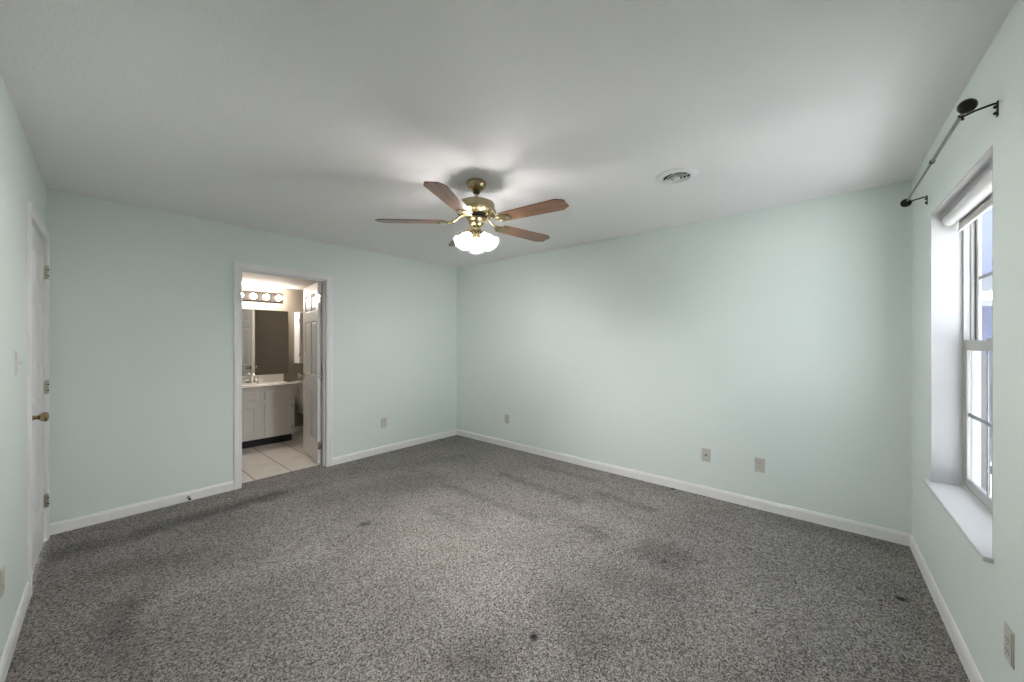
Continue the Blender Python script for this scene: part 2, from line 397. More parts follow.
CAS = [(0.005, 0), (0.005, 0.009), (0.014, 0.011), (0.020, 0.010), (0.040, 0.015), (0.058, 0.016), (0.065, 0.012), (0.065, 0)]
def casing(name, F, x0, x1, z1, depth, m='trim', stop=None):
    b = MB(F); rings = []
    for (wd, d) in CAS: rings.append([b.V((x0 - wd, -d, 0)), b.V((x0 - wd, -d, z1 + wd)), b.V((x1 + wd, -d, z1 + wd)), b.V((x1 + wd, -d, 0))])
    for A, B in zip(rings, rings[1:] + rings[:1]):
        for k in range(3): b.F([A[k], A[k + 1], B[k + 1], B[k]])
    b.F([r[0] for r in rings]); b.F([r[3] for r in rings])
    b.box(x0 - 0.015, x0, 0, depth, 0, z1 + 0.015).box(x1, x1 + 0.015, 0, depth, 0, z1 + 0.015).box(x0, x1, 0, depth, z1, z1 + 0.015)
    if stop is not None:
        b.box(x0, x0 + 0.010, stop, stop + 0.03, 0, z1).box(x1 - 0.010, x1, stop, stop + 0.03, 0, z1).box(x0 + 0.01, x1 - 0.01, stop, stop + 0.03, z1 - 0.010, z1)
    return b.build(name, M[m])
struct(casing('trim_1', FA, DX0, DX1, DZ, TH, stop=0.04), 'white casing and jambs of the bathroom doorway', 'door casing')
struct(casing('trim_2', FL, lx(DY0), lx(DY1), 2.047, TH, stop=0.045), 'white casing around the closed bedroom door', 'door casing')

# ------------------------------------------------------------------ six panel doors
def six_panel(w, h, t):
    st, mid = 0.11, 0.09; pw = (w - 2 * st - mid) / 2
    xs = [0, st, st + pw, st + pw + mid, w - st, w]
    k = h / 2.03
    zs = [0, 0.235 * k, 0.80 * k, 0.97 * k, 1.60 * k, 1.715 * k, 1.915 * k, h]
    return MB().panel_slab(xs, zs, {(i, j) for i in (1, 3) for j in (1, 3, 5)}, 0, t, deep=0.009, w1=0.012, w2=0.04, rise=0.006)
def door_knob(parent, x, z, yf, sgn, m):
    mx = T((x, yf, z)) @ Matrix.Rotation(sgn * pi / 2, 4, 'X')       # local z out of the face
    kb = MB().lathe([(0, 0), (0.032, 0), (0.032, 0.004), (0.026, 0.010), (0.012, 0.013), (0.0105, 0.030), (0.016, 0.036), (0.025, 0.046), (0.0275, 0.056), (0.024, 0.066), (0.012, 0.071), (0, 0.072)], 28, mx)
    return kb.build('door_knob', m, parent, smooth=40)
def hinge(parent, x, y, z, m, mscrew, plate_on_jamb=True, hh=0.089, wd=0.030):
    # two knuckled leaves, seen with the barrel in front
    b = MB()
    b.box(x, x + wd * 0.55, y - 0.0025, y, z - hh / 2, z + hh / 2)
    for i in range(5):
        z0 = z - hh / 2 + i * hh / 5
        b.lathe([(0, z0 + 0.0006), (0.0062, z0 + 0.0006), (0.0062, z0 + hh / 5 - 0.0006), (0, z0 + hh / 5 - 0.0006)], 14, T((x - 0.003, y - 0.007, 0)))
    b.lathe([(0, z + hh / 2), (0.005, z + hh / 2), (0.004, z + hh / 2 + 0.004), (0, z + hh / 2 + 0.005)], 14, T((x - 0.003, y - 0.007, 0)))
    h = b.build('hinge', m, parent, smooth=35)
    s = MB()
    for dz in (-0.028, 0.0, 0.028): s.lathe([(0, 0), (0.0038, 0), (0.003, -0.0012), (0, -0.0012)], 10, T((x + wd * 0.3, y - 0.0025, z + dz)) @ Matrix.Rotation(-pi / 2, 4, 'X'))
    s.build('screw', mscrew, h)
    return h

# door_1: the closed bedroom door in the left wall (latch near the camera, hinges by the corner)
DW = lx(DY1) - lx(DY0) - 0.006
d1 = struct(thing('door_1', FL @ T((lx(DY0) + 0.003, 0.006, 0.012)), 'closed white six-panel door with a brass knob in the left wall', 'door'))
six_panel(DW, 2.027, 0.035).build('door_leaf', M['door'], d1)
door_knob(d1, 0.066, 0.925, 0.0, 1, M['brass'])
# the hinge leaves are let into the jamb beside the leaf and face the room
for hz_ in (0.262, 1.038, 1.822):
    b = MB(); x = DW + 0.003; y = -0.016
    for i in range(5):
        z0 = hz_ - 0.0445 + i * 0.0178
        b.lathe([(0, z0 + 0.0006), (0.0070, z0 + 0.0006), (0.0070, z0 + 0.0172), (0, z0 + 0.0172)], 14, T((x - 0.001, y, 0)))
    b.lathe([(0, hz_ + 0.0445), (0.006, hz_ + 0.0445), (0.004, hz_ + 0.050), (0, hz_ + 0.051)], 14, T((x - 0.001, y, 0)))
    b.box(x - 0.0015, x + 0.001, y, 0.006, hz_ - 0.0445, hz_ + 0.0445)
    h = b.build('hinge', M['hinge'], d1, smooth=35)
    s = MB()
    for dz in (-0.020, 0.020): s.ball((x - 0.004, y - 0.002, hz_ + dz), 0.0058, n=10)
    s.build('hinge_pin_gap', M['screw'], h)

# door_2: the bathroom door, swung open into the bathroom
PIV = Vector((DX1 - 0.002, YA + TH + 0.008, 0))
d2 = struct(thing('door_2', T(PIV) @ Rz(radians(-99.5)) @ T((-0.757, -0.036, 0.012)), 'white six-panel door standing open inside the bathroom', 'door'))
six_panel(0.755, 2.015, 0.035).build('door_leaf', M['door'], d2)
door_knob(d2, 0.066, 0.925, 0.0, 1, M['steel']); door_knob(d2, 0.066, 0.925, 0.035, -1, M['steel'])
for hz_ in (0.20, 0.99, 1.83):
    b = MB(); b.box(0.7545, 0.757, 0.001, 0.034, hz_ - 0.0445, hz_ + 0.0445)
    b.lathe([(0, hz_ - 0.0445), (0.0065, hz_ - 0.0445), (0.0065, hz_ + 0.0445), (0, hz_ + 0.0445)], 14, T((0.760, 0.037, 0)))
    h = b.build('hinge', M['steel'], d2, smooth=35)
    s = MB()
    for dz, yy in ((-0.03, 0.012), (0.0, 0.022), (0.03, 0.012)): s.lathe([(0, 0), (0.0035, 0), (0.0025, 0.001), (0, 0.001)], 10, T((0.757, yy, hz_ + dz)) @ Matrix.Rotation(pi / 2, 4, 'Y'))
    s.build('screw', M['screw'], h)

# ------------------------------------------------------------------ window
wn = struct(thing('window_1', FR @ T((a0, 0, WZ0)), 'white double-hung window with grilles in the deep white reveal', 'window'))
WW, WH = a1 - a0, WZ1 - WZ0
b = MB(); tk = 0.006
b.box(0, tk, 0.0, 0.17, 0, WH).box(WW - tk, WW, 0.0, 0.17, 0, WH).box(tk, WW - tk, 0.0, 0.17, WH - tk, WH)
b.build('reveal_lining', M['reveal'], wn)
b = MB(); b.prism([(-0.058, -0.026), (WW + 0.010, -0.026), (WW + 0.010, 0.0), (WW - tk, 0.0), (WW - tk, 0.17), (tk, 0.17), (tk, 0.0), (-0.058, 0.0)], -0.004, 0.016)
b.build('sill', M['sill'], wn, bevel=0.004)
fx0, fx1, fz0, fz1 = tk, WW - tk, 0.016, WH - tk
def ring(b, x0, x1, z0, z1, wd, y0, y1, wb=None, wt=None):
    wb = wb or wd; wt = wt or wd
    b.box(x0, x0 + wd, y0, y1, z0, z1).box(x1 - wd, x1, y0, y1, z0, z1).box(x0 + wd, x1 - wd, y0, y1, z0, z0 + wb).box(x0 + wd, x1 - wd, y0, y1, z1 - wt, z1)
b = MB(); ring(b, fx0, fx1, fz0, fz1, 0.018, 0.112, 0.169); ring(b, fx0 + 0.018, fx1 - 0.018, fz0 + 0.018, fz1 - 0.018, 0.010, 0.136, 0.148)
b.build('frame', M['vinyl'], wn, bevel=0.002)
MIDZ = 1.343 - WZ0
def sash(name, z0, z1, y0, wb, wt):
    x0, x1 = fx0 + 0.019, fx1 - 0.019
    b = MB(); ring(b, x0, x1, z0, z1, 0.034, y0, y0 + 0.014, wb, wt)
    sh = b.build(name, M['vinyl'], wn, bevel=0.003)
    gx0, gx1, gz0, gz1 = x0 + 0.034, x1 - 0.034, z0 + wb, z1 - wt
    MB().box(gx0, gx1, y0 + 0.003, y0 + 0.006, gz0, gz1).build('pane', M['glass'], sh)
    b = MB()
    for k in (1, 2):
        xm = gx0 + (gx1 - gx0) * k / 3; b.box(xm - 0.009, xm + 0.009, y0 + 0.0065, y0 + 0.0095, gz0, gz1)
    zm = (gz0 + gz1) / 2
    for k in range(3):
        xa = gx0 + (gx1 - gx0) * k / 3 + (0.009 if k else 0); xb = gx0 + (gx1 - gx0) * (k + 1) / 3 - (0.009 if k < 2 else 0)
        b.box(xa, xb, y0 + 0.0065, y0 + 0.0095, zm - 0.009, zm + 0.009)
    b.build('grille', M['vinyl'], sh)
    return sh
lo = sash('lower_sash', fz0 + 0.012, MIDZ + 0.026, 0.116, 0.045, 0.052)
b = MB(); b.box(WW * 0.42, WW * 0.58, 0.108, 0.118, MIDZ + 0.026, MIDZ + 0.036).box(WW * 0.46, WW * 0.54, 0.112, 0.13, MIDZ + 0.036, MIDZ + 0.042)
b.build('sash_lock', M['vinyl'], lo)
sash('upper_sash', MIDZ - 0.02, fz1 - 0.012, 0.152, 0.045, 0.040)
MB().box(fx0 + 0.03, fx1 - 0.03, 0.1695, 0.1705, fz0 + 0.02, MIDZ).build('insect_screen', M['screen'], wn)

# roller shade inside the head of the reveal
rs = thing('roller_shade', FR @ T((a0, 0, WZ0)), 'white roller shade rolled up at the top of the window', 'window shade')
RZ, RY = WH - 0.052, 0.068
MB().lathe([(0, 0.02), (0.030, 0.02), (0.030, WW - 0.02), (0, WW - 0.02)], 28, T((0, RY, RZ)) @ Matrix.Rotation(pi / 2, 4, 'Y')).build('shade_roll', M['shade_roll'], rs, smooth=40)
MB().box(0.028, WW - 0.028, RY + 0.0265, RY + 0.0285, RZ - 0.062, RZ - 0.005).build('shade_cloth', M['shade_cloth'], rs)
MB().box(0.026, WW - 0.026, RY + 0.024, RY + 0.032, RZ - 0.070, RZ - 0.060).build('hem_bar', M['shade_roll'], rs, bevel=0.002)
for x0, x1 in ((0.0065, 0.014), (WW - 0.014, WW - 0.0065)):
    b = MB(); b.box(x0, x1, RY - 0.022, RY + 0.022, RZ - 0.03, WH - 0.0065)
    xm = (x0 + x1) / 2
    b.lathe([(0, -0.012), (0.009, -0.012), (0.009, 0.012), (0, 0.012)], 16, T((xm, RY, RZ)) @ Matrix.Rotation(pi / 2, 4, 'Y'))
    b.build('bracket', M['plate'], rs, smooth=40)

# ------------------------------------------------------------------ curtain rod
cr = thing('curtain_rod', FR @ T((rx(2.6), 0, 2.185)), 'thin dark metal curtain rod with ball finials above the window', 'curtain rod')
cx = lambda X: rx(X) - rx(2.6)
RO = -0.080
MB().tube([(cx(2.05), RO, 0), (cx(2.56), RO, 0)], 0.0065).build('rod', M['rod'], cr, smooth=40)
MB().tube([(cx(2.54), RO, 0), (cx(3.175), RO, 0)], 0.0052).build('inner_rod', M['rod'], cr, smooth=40)
MB().lathe([(0, -0.007), (0.0095, -0.007), (0.0095, 0.007), (0, 0.007)], 18, T((cx(2.545), RO, 0)) @ Matrix.Rotation(pi / 2, 4, 'Y')).build('collar', M['bronze'], cr, smooth=40)
for X, sg in ((2.05, 1), (3.175, -1)):
    mx = T((cx(X), RO, 0)) @ Matrix.Rotation(sg * pi / 2, 4, 'Y')
    pr = [(0, -0.010), (0.009, -0.010), (0.010, -0.002), (0.007, 0.003)]
    for i in range(13):
        t = -1.2 + i * (1.2 + pi / 2) / 12; pr.append((max(0.0, 0.0245 * cos(t)), 0.024 + 0.019 * sin(t)))
    pr[-1] = (0, pr[-1][1])
    MB().lathe(pr, 24, mx).build('finial', M['bronze'], cr, smooth=50)
for X in (2.081, 3.160):
    x = cx(X); b = MB()
    b.box(x - 0.007, x + 0.007, -0.0035, 0.0, -0.040, 0.012)
    b.tube([(x, -0.0035, 0.006), (x, -0.012, 0.006), (x, -0.050, -0.001), (x, RO + 0.004, -0.010), (x, RO - 0.006, -0.010), (x, RO - 0.010, -0.004)], 0.0038, 10)
    b.ball((x, -0.006, -0.028), 0.0055, n=10).ball((x, -0.006, -0.006), 0.0055, n=10)
    b.tube([(x, RO, -0.012), (x, RO, -0.024)], 0.004, 10)
    b.build('bracket', M['bronze'], cr, smooth=40)

# ------------------------------------------------------------------ wall plates
def plate_body(parent, w=0.070, h=0.115):
    b = MB(); t = 0.006
    b.prism([(-w / 2, -h / 2), (w / 2, -h / 2), (w / 2, h / 2), (-w / 2, h / 2)], -0.003, 0, 'y')
    k = 0.005; b.prism([(-w / 2 + k, -h / 2 + k), (w / 2 - k, -h / 2 + k), (w / 2 - k, h / 2 - k), (-w / 2 + k, h / 2 - k)], -t, -0.003, 'y')
    return b.build('plate', M['plate'], parent, bevel=0.0015)
def outlet(F, x, z, label):
    o = thing('wall_outlet', F @ T((x, 0, z)), label, 'outlet', 'electrical outlets low on the walls')
    plate_body(o)
    for dz in (-0.0195, 0.0195):
        pts = [(0.0165 * cos(a) , dz + 0.0145 * max(-0.86, min(0.86, sin(a)))) for a in [2 * pi * i / 24 for i in range(24)]]
        f = MB().prism(pts, -0.0075, -0.0055, 'y').build('receptacle', M['plate'], o)
        MB().box(-0.0075, -0.0055, -0.0079, -0.0070, dz - 0.001, dz + 0.007).box(0.0055, 0.0075, -0.0079, -0.0070, dz, dz + 0.006).box(-0.002, 0.002, -0.0079, -0.0070, dz - 0.009, dz - 0.005).build('slots', M['screw'], f)
    MB().lathe([(0, 0), (0.003, 0), (0.002, 0.001), (0, 0.001)], 10, T((0, -0.0055, 0)) @ Matrix.Rotation(pi / 2, 4, 'X')).build('screw', M['steel'], o)
    return o
outlet(FA, 2.445, 0.363, 'outlet on the wall beside the bathroom doorway, near the far corner')
outlet(FB, -3.196, 0.361, 'outlet on the long right wall nearest the far room corner')
outlet(FB, -0.447, 0.359, 'outlet on the long right wall, just right of the cable jack')
outlet(FR, rx(1.975), 0.374, 'outlet on the window wall low in the right foreground')
outlet(FL, lx(2.546), 0.391, 'outlet on the left wall by the closed door, at the left picture edge')
cj = thing('cable_jack', FB @ T((-0.847, 0, 0.361)), 'almond cable jack plate with a dark centre port on the long right wall', 'wall plate')
plate_body(cj)
MB().lathe([(0, 0), (0.008, 0), (0.008, 0.003), (0.0048, 0.003), (0.0048, 0.011), (0, 0.011)], 16, T((0, -0.006, 0)) @ Matrix.Rotation(pi / 2, 4, 'X')).build('port', M['screw'], cj, smooth=40)
sw = thing('light_switch', FL @ T((lx(2.902), 0, 1.262)), 'white light switch on the left wall beside the closed door', 'light switch')
plate_body(sw).data.materials[0] = M['white_plastic']
b = MB(); b.prism([(-0.006, -0.006), (-0.022, 0.004), (-0.022, 0.009), (-0.006, 0.008)], -0.0045, 0.0045, 'x'); b.build('toggle', M['white_plastic'], sw, bevel=0.001)
for dz in (-0.03, 0.03): MB().lathe([(0, 0), (0.003, 0), (0.002, 0.001), (0, 0.001)], 10, T((0, -0.006, dz)) @ Matrix.Rotation(pi / 2, 4, 'X')).build('screw', M['steel'], sw)

# spring door stop on the north baseboard
ds = thing('door_stop', FA @ T((0.607, -0.013, 0.036)), 'small door stop screwed to the white baseboard left of the bathroom doorway', 'door stop')
RX = Matrix.Rotation(pi / 2, 4, 'X')
MB().lathe([(0, 0), (0.012, 0), (0.012, 0.004), (0.007, 0.008), (0, 0.008)], 18, RX).build('base', M['steel'], ds, smooth=40)
MB().tube([(0.0065 * cos(t * 1.1), -0.008 - t * 0.0011, 0.0065 * sin(t * 1.1)) for t in range(46)], 0.0016, 6).build('spring', M['steel'], ds, smooth=60)
MB().lathe([(0, 0.056), (0.008, 0.056), (0.010, 0.062), (0.009, 0.072), (0, 0.075)], 18, RX).build('rubber_tip', M['screw'], ds, smooth=40)

# ------------------------------------------------------------------ ceiling vent
cv = thing('ceiling_vent', T((2.534, 0.769, H)), 'round white air diffuser with concentric rings in the ceiling', 'air vent')
MB().lathe([(0.126, 0), (0.126, -0.004), (0.118, -0.008), (0.092, -0.014), (0.084, -0.014), (0.080, -0.003), (0.080, 0)], 48).build('flange', M['trim'], cv, smooth=40)
MB().lathe([(0, -0.0005), (0.082, -0.0005), (0.082, -0.002), (0, -0.002)], 40).build('duct_shade_disc', M['dark'], cv)  # black disc stands in for the shade inside the duct
for r, z in ((0.062, -0.013), (0.042, -0.015)):
    MB().lathe([(r + 0.003, z - 0.005), (r - 0.004, z + 0.004), (r - 0.0055, z + 0.0035), (r + 0.0015, z - 0.006), (r + 0.003, z - 0.005)], 44).build('cone_ring', M['trim'], cv, smooth=60)
MB().lathe([(0, -0.022), (0.020, -0.020), (0.024, -0.016), (0.010, -0.010), (0, -0.010)], 28).build('centre_cap', M['trim'], cv, smooth=40)
b = MB(); b.box(-0.075, 0.075, -0.002, 0.002, -0.010, -0.004).box(-0.002, 0.002, -0.075, 0.075, -0.010, -0.004); b.build('spider', M['trim'], cv)

# ------------------------------------------------------------------ ceiling fan
fan = thing('ceiling_fan', T((1.748, 1.821, H)), 'brass ceiling fan with five brown wood blades and three lit white bell shades', 'ceiling fan')
MB().lathe([(0, 0), (0.062, 0), (0.067, -0.006), (0.067, -0.020), (0.062, -0.040), (0.046, -0.058), (0.026, -0.066), (0.022, -0.068), (0, -0.068)], 36).build('canopy', M['brass'], fan, smooth=35)
MB().lathe([(0, -0.066), (0.024, -0.066), (0.022, -0.078), (0.012, -0.082), (0, -0.082)], 28).build('canopy_ball', M['dark'], fan, smooth=40)
MB().lathe([(0, -0.07), (0.0115, -0.07), (0.0115, -0.118), (0.020, -0.122), (0.020, -0.134), (0, -0.134)], 20).build('downrod', M['brass'], fan, smooth=35)
MB().lathe([(0, -0.126), (0.045, -0.126), (0.090, -0.134), (0.118, -0.146), (0.122, -0.152), (0.122, -0.188), (0.118, -0.194), (0.090, -0.198), (0, -0.198)], 48).build('motor_housing', M['antique'], fan, smooth=30)
b = MB(); b.lathe([(0.118, -0.192), (0.130, -0.196), (0.132, -0.204), (0.122, -0.212), (0.100, -0.222), (0.078, -0.226), (0.074, -0.222), (0.090, -0.214), (0.104, -0.204), (0.100, -0.196)], 48)
for i in range(15):
    a = 2 * pi * i / 15
    b.ball((0.122 * cos(a), 0.122 * sin(a), -0.206), 0.014, (1, 1, 0.8), 10).ball((0.094 * cos(a + 0.2), 0.094 * sin(a + 0.2), -0.221), 0.010, n=8)
b.build('scroll_band', M['brass'], fan, smooth=50)
MB().lathe([(0, -0.205), (0.072, -0.205), (0.072, -0.236), (0, -0.236)], 36).build('rotor_hub', M['dark'], fan, smooth=35)
MB().lathe([(0, -0.236), (0.058, -0.236), (0.066, -0.246), (0.064, -0.258), (0.052, -0.270), (0.054, -0.280), (0.046, -0.294), (0.034, -0.302), (0.022, -0.312), (0.018, -0.330), (0.024, -0.338), (0.012, -0.352), (0, -0.356)], 36).build('switch_housing', M['brass'], fan, smooth=35)
BZ = -0.274; R0, R1 = 0.205, 0.660; PITCH = radians(-8)
def blade_shape():
    pts = [(R0, -0.052), (R0 + 0.05, -0.058), (R1 - 0.045, -0.068), (R1, -0.040), (R1, 0.040), (R1 - 0.045, 0.068), (R0 + 0.05, 0.058), (R0, 0.052)]
    return MB().prism(pts, -0.003, 0.003)
def iron_shape():
    b = MB()
    b.tube([(0.066, 0, 0.046), (0.092, 0, 0.046), (0.116, 0, 0.036), (0.138, 0, 0.014), (0.156, 0, 0.004)], [0.009, 0.009, 0.008, 0.008, 0.008], 10)
    # leaf shaped plate screwed under the blade root
    pl = [(0.150, 0)]
    for i in range(9):
        t = i / 8; pl.append((0.165 + 0.10 * t, 0.012 + 0.034 * sin(pi * t) ** 0.8 + 0.004 * sin(3 * pi * t)))
    pl.append((0.272, 0)); pl = pl + [(x, -y) for x, y in pl[-2:0:-1]]
    b.prism(pl, -0.009, -0.0035)
    for sx, sy in ((0.195, 0.024), (0.195, -0.024), (0.25, 0)): b.ball((sx, sy, -0.010), 0.006, (1, 1, 0.6), 10)
    b.tube([(0.150, 0.0, 0.010), (0.165, 0.014, 0.0), (0.180, 0.026, -0.006), (0.195, 0.020, -0.008)], 0.005, 8)
    b.tube([(0.150, 0.0, 0.010), (0.165, -0.014, 0.0), (0.180, -0.026, -0.006), (0.195, -0.020, -0.008)], 0.005, 8)
    return b
bl0 = ir0 = None
for k in range(5):
    mx = Rz(radians(-10 + 72 * k)) @ T((0, 0, BZ)) @ Matrix.Rotation(PITCH, 4, 'X')
    if k == 0:
        bl0 = blade_shape().build('blade', M['wood'], fan, bevel=0.002); ir0 = iron_shape().build('blade_iron', M['brass'], fan, smooth=40)
        bl, ir = bl0, ir0
    else:
        bl, ir = bl0.copy(), ir0.copy(); C.objects.link(bl); C.objects.link(ir)
    bl.matrix_local = mx; ir.matrix_local = mx
SH_ANG = [46, 166, 286]; SH_TILT = radians(43)
bell_out = [(0.021, 0.0), (0.022, 0.008), (0.027, 0.020), (0.035, 0.036), (0.040, 0.053), (0.045, 0.070), (0.052, 0.085), (0.060, 0.094)]
bell = bell_out + [(r - 0.003, z + 0.0005) for r, z in bell_out[::-1]] + [bell_out[0]]
for a in SH_ANG:
    d = Vector((cos(radians(a)), sin(radians(a)), 0)); p1 = d * 0.050 + Vector((0, 0, -0.362))
    ax = (d * sin(SH_TILT) + Vector((0, 0, -cos(SH_TILT)))).normalized()
    q = ax.to_track_quat('Z', 'Y').to_matrix().to_4x4()
    arm = MB().tube([d * 0.010 + Vector((0, 0, -0.326)), d * 0.026 + Vector((0, 0, -0.326)), p1 - ax * 0.018, p1], 0.007, 10)
    arm.lathe([(0, -0.020), (0.014, -0.020), (0.022, -0.010), (0.025, 0.003), (0, 0.003)], 24, T(p1) @ q)
    arm.build('lamp_arm', M['brass'], fan, smooth=40)
    sh = MB().lathe(bell, 36, T(p1) @ q).build('lamp_shade', M['frost'], fan, smooth=60)
    MB().lathe([(0.0545, 0.0835), (0.0632, 0.0925), (0.0632, 0.0965), (0.0585, 0.0965), (0.0585, 0.0930), (0.0545, 0.0835)], 40, T(p1) @ q).build('rim_outline', M['rim'], sh, smooth=60)  # dark ring added at the mouth so the overlit shades read apart
    MB().lathe([(0, 0.004), (0.012, 0.006), (0.013, 0.018), (0.019, 0.034), (0.022, 0.048), (0.019, 0.063), (0.010, 0.071), (0, 0.073)], 20, T(p1) @ q).build('bulb', M['bulb'], sh, smooth=60)
b = MB(); b.tube([(0.0, 0.0, -0.352), (0.0, 0.0, -0.405)], 0.0014, 6); b.ball((0, 0, -0.410), 0.006, (1, 1, 1.4), 10)
b.build('pull_chain', M['brass'], fan, smooth=40)

# ------------------------------------------------------------------ bathroom shell
BY0, BY1, BX0, BX1, BH = YA + TH, 6.12, 0.955, 2.78, 2.15
b = MB(); b.box(BX0 - 0.1, BX1 + 0.1, YA + 0.119, BY1 + 0.1, -0.06, -0.002)
struct(b.build('floor_bathroom', M['tile']), 'beige tiled bathroom floor', 'floor')
b = MB(); b.box(BX0 - 0.1, BX1 + 0.1, BY0, BY1 + 0.1, BH, BH + 0.1)
struct(b.build('ceiling_bathroom', M['bath_ceil']), 'bathroom ceiling', 'ceiling')
b = MB(); b.box(BX0 - 0.1, BX1 + 0.1, BY1, BY1 + 0.1, -0.002, BH); struct(b.build('wall_bathroom_north', M['taupe']))
b = MB(); b.box(BX0 - 0.1, BX0, BY0, BY1, -0.002, BH); struct(b.build('wall_bathroom_west', M['taupe']))
b = MB(); b.box(BX1, BX1 + 0.1, BY0, BY1, -0.002, BH); struct(b.build('wall_bathroom_east', M['taupe']))
b = MB(); e = 0.004
b.box(BX0, hx0, BY0, BY0 + e, 0, BH).box(hx1, BX1, BY0, BY0 + e, 0, BH).box(hx0, hx1, BY0, BY0 + e, hz, BH)
struct(b.build('wall_bathroom_south', M['taupe']))
baseboard('baseboard_bathroom', T((0, BY1, 0)), [(1.935, BX1)])

# vanity
VX0, VX1, VY0 = 1.150, 1.940, 5.632
va = thing('vanity_cabinet', T((VX0, VY0, 0)), 'white two-door vanity cabinet on a black toe kick', 'vanity cabinet')
VW, VD = VX1 - VX0, BY1 - VY0 - 0.001
b = MB(); b.box(0, VW, 0.0, VD, 0.10, 0.752)
b.build('carcass', M['cab'], va, bevel=0.002)
MB().box(0.015, VW - 0.015, 0.065, VD, -0.002, 0.10).build('toe_kick', M['toe'], va)
for x0 in (0.037, 0.431):
    x1 = x0 + 0.320
    dd = MB().panel_slab([x0, x0 + 0.05, x1 - 0.05, x1], [0.135, 0.185, 0.505, 0.555], {(1, 1)}, -0.018, -0.001, deep=0.006, w1=0.008, w2=0.03, rise=0.005).build('door', M['cab'], va)
    hx = x1 + 0.004 if x0 > 0.2 else x0 - 0.004
    for z in (0.20, 0.49):
        MB().box(hx - 0.007, hx + 0.007, -0.020, 0.0, z - 0.024, z + 0.024).build('hinge', M['hinge'], dd, bevel=0.002)
    MB().box(x0, x1, -0.018, -0.001, 0.600, 0.715).build('false_drawer_front', M['cab'], va, bevel=0.006)
vt = thing('bathroom_countertop', T((VX0, VY0, 0.752)), 'white vanity countertop with an integral sink and backsplash', 'countertop')
b = MB(); hx_, hy_, rx_, ry_ = VW / 2 + 0.01, 0.25, 0.20, 0.145
n = 40; x0, x1, y0, y1, zt, zb = -0.010, VW + 0.014, -0.022, VD, 0.034, 0.0
def sq(t):
    c, s_ = cos(t), sin(t); k = max(abs(c) / 1.0, abs(s_) / 1.0)
    cxm, cym = (x0 + x1) / 2, (y0 + y1) / 2
    return (cxm + c / k * (x1 - x0) / 2, cym + s_ / k * (y1 - y0) / 2)
angs = sorted([2 * pi * i / n for i in range(n)] + [pi / 4, 3 * pi / 4, 5 * pi / 4, 7 * pi / 4]); angs = sorted(set(round(a, 6) for a in angs))
outt = [b.V((*sq(t), zt)) for t in angs]; outb = [b.V((*sq(t), zb)) for t in angs]
rings = []
for sc_, dz in ((1.0, 0), (0.97, -0.012), (0.85, -0.022), (0.5, -0.030)): rings.append([b.V((hx_ + rx_ * sc_ * cos(t), hy_ - 0.02 + ry_ * sc_ * sin(t), zt + dz)) for t in angs])
N = len(angs)
for i in range(N):
    j = (i + 1) % N
    b.F([outb[i], outb[j], outt[j], outt[i]]); b.F([outt[i], outt[j], rings[0][j], rings[0][i]])
    for A, B in zip(rings, rings[1:]): b.F([A[i], A[j], B[j], B[i]])
b.F(rings[-1]); b.F(outb)
b.build('basin_top', M['counter'], vt, smooth=35)
MB().box(x0, x1, VD - 0.02, VD - 0.0005, zt, zt + 0.106).build('backsplash', M['counter'], vt, bevel=0.004)
MB().lathe([(0, 0.003), (0.018, 0.003), (0.020, 0.0), (0, 0.0)], 20, T((hx_, hy_ - 0.02, zt - 0.030))).build('drain', M['chrome'], vt)

fa = thing('faucet', T((VX0 + hx_ - 0.005, VY0 + 0.425, 0.786)), 'chrome two-handle bathroom faucet behind the vanity sink', 'faucet')
MB().prism([(0.075 * cos(t), 0.026 * sin(t)) for t in [2 * pi * i / 28 for i in range(28)]], 0, 0.012).build('base', M['chrome'], fa, bevel=0.003)
MB().tube([(0, 0.0, 0.01), (0, 0.0, 0.09), (0, -0.015, 0.125), (0, -0.05, 0.138), (0, -0.095, 0.128), (0, -0.11, 0.105)], [0.013, 0.012, 0.011, 0.011, 0.010, 0.009], 14).build('spout', M['chrome'], fa, smooth=50)
for sx in (-1, 1):
    MB().lathe([(0, 0.010), (0.020, 0.010), (0.018, 0.022), (0.012, 0.034), (0.013, 0.040), (0.024, 0.046), (0.025, 0.058), (0.018, 0.066), (0, 0.068)], 18, T((sx * 0.055, 0, 0))).build('handle', M['chrome'], fa, smooth=40)

mr = MB(); mr.box(0, 2.019 - 1.14, -0.005, 0, 0, 1.812 - 0.895)
tag(mr.build('wall_mirror', M['mirror'], mx=T((1.14, BY1, 0.895))), 'large frameless mirror over the bathroom vanity', 'mirror')
lb = thing('vanity_light', T((1.56, BY1, 1.995)), 'vanity light bar with a row of lit round bulbs above the mirror', 'vanity light')
MB().box(-0.373, 0.373, -0.028, 0, -0.063, 0.063).build('backplate', M['bar'], lb, bevel=0.006)
for i in range(5):
    x = (i - 2) * 0.154
    so = MB().lathe([(0, 0), (0.026, 0), (0.024, 0.014), (0.016, 0.020), (0.016, 0.028), (0, 0.028)], 20, T((x, -0.028, -0.005)) @ RX).build('socket', M['steel'], lb, smooth=40)
    MB().ball((x, -0.092, -0.005), 0.038, n=24).build('bulb', M['bath_bulb'], so, smooth=80)

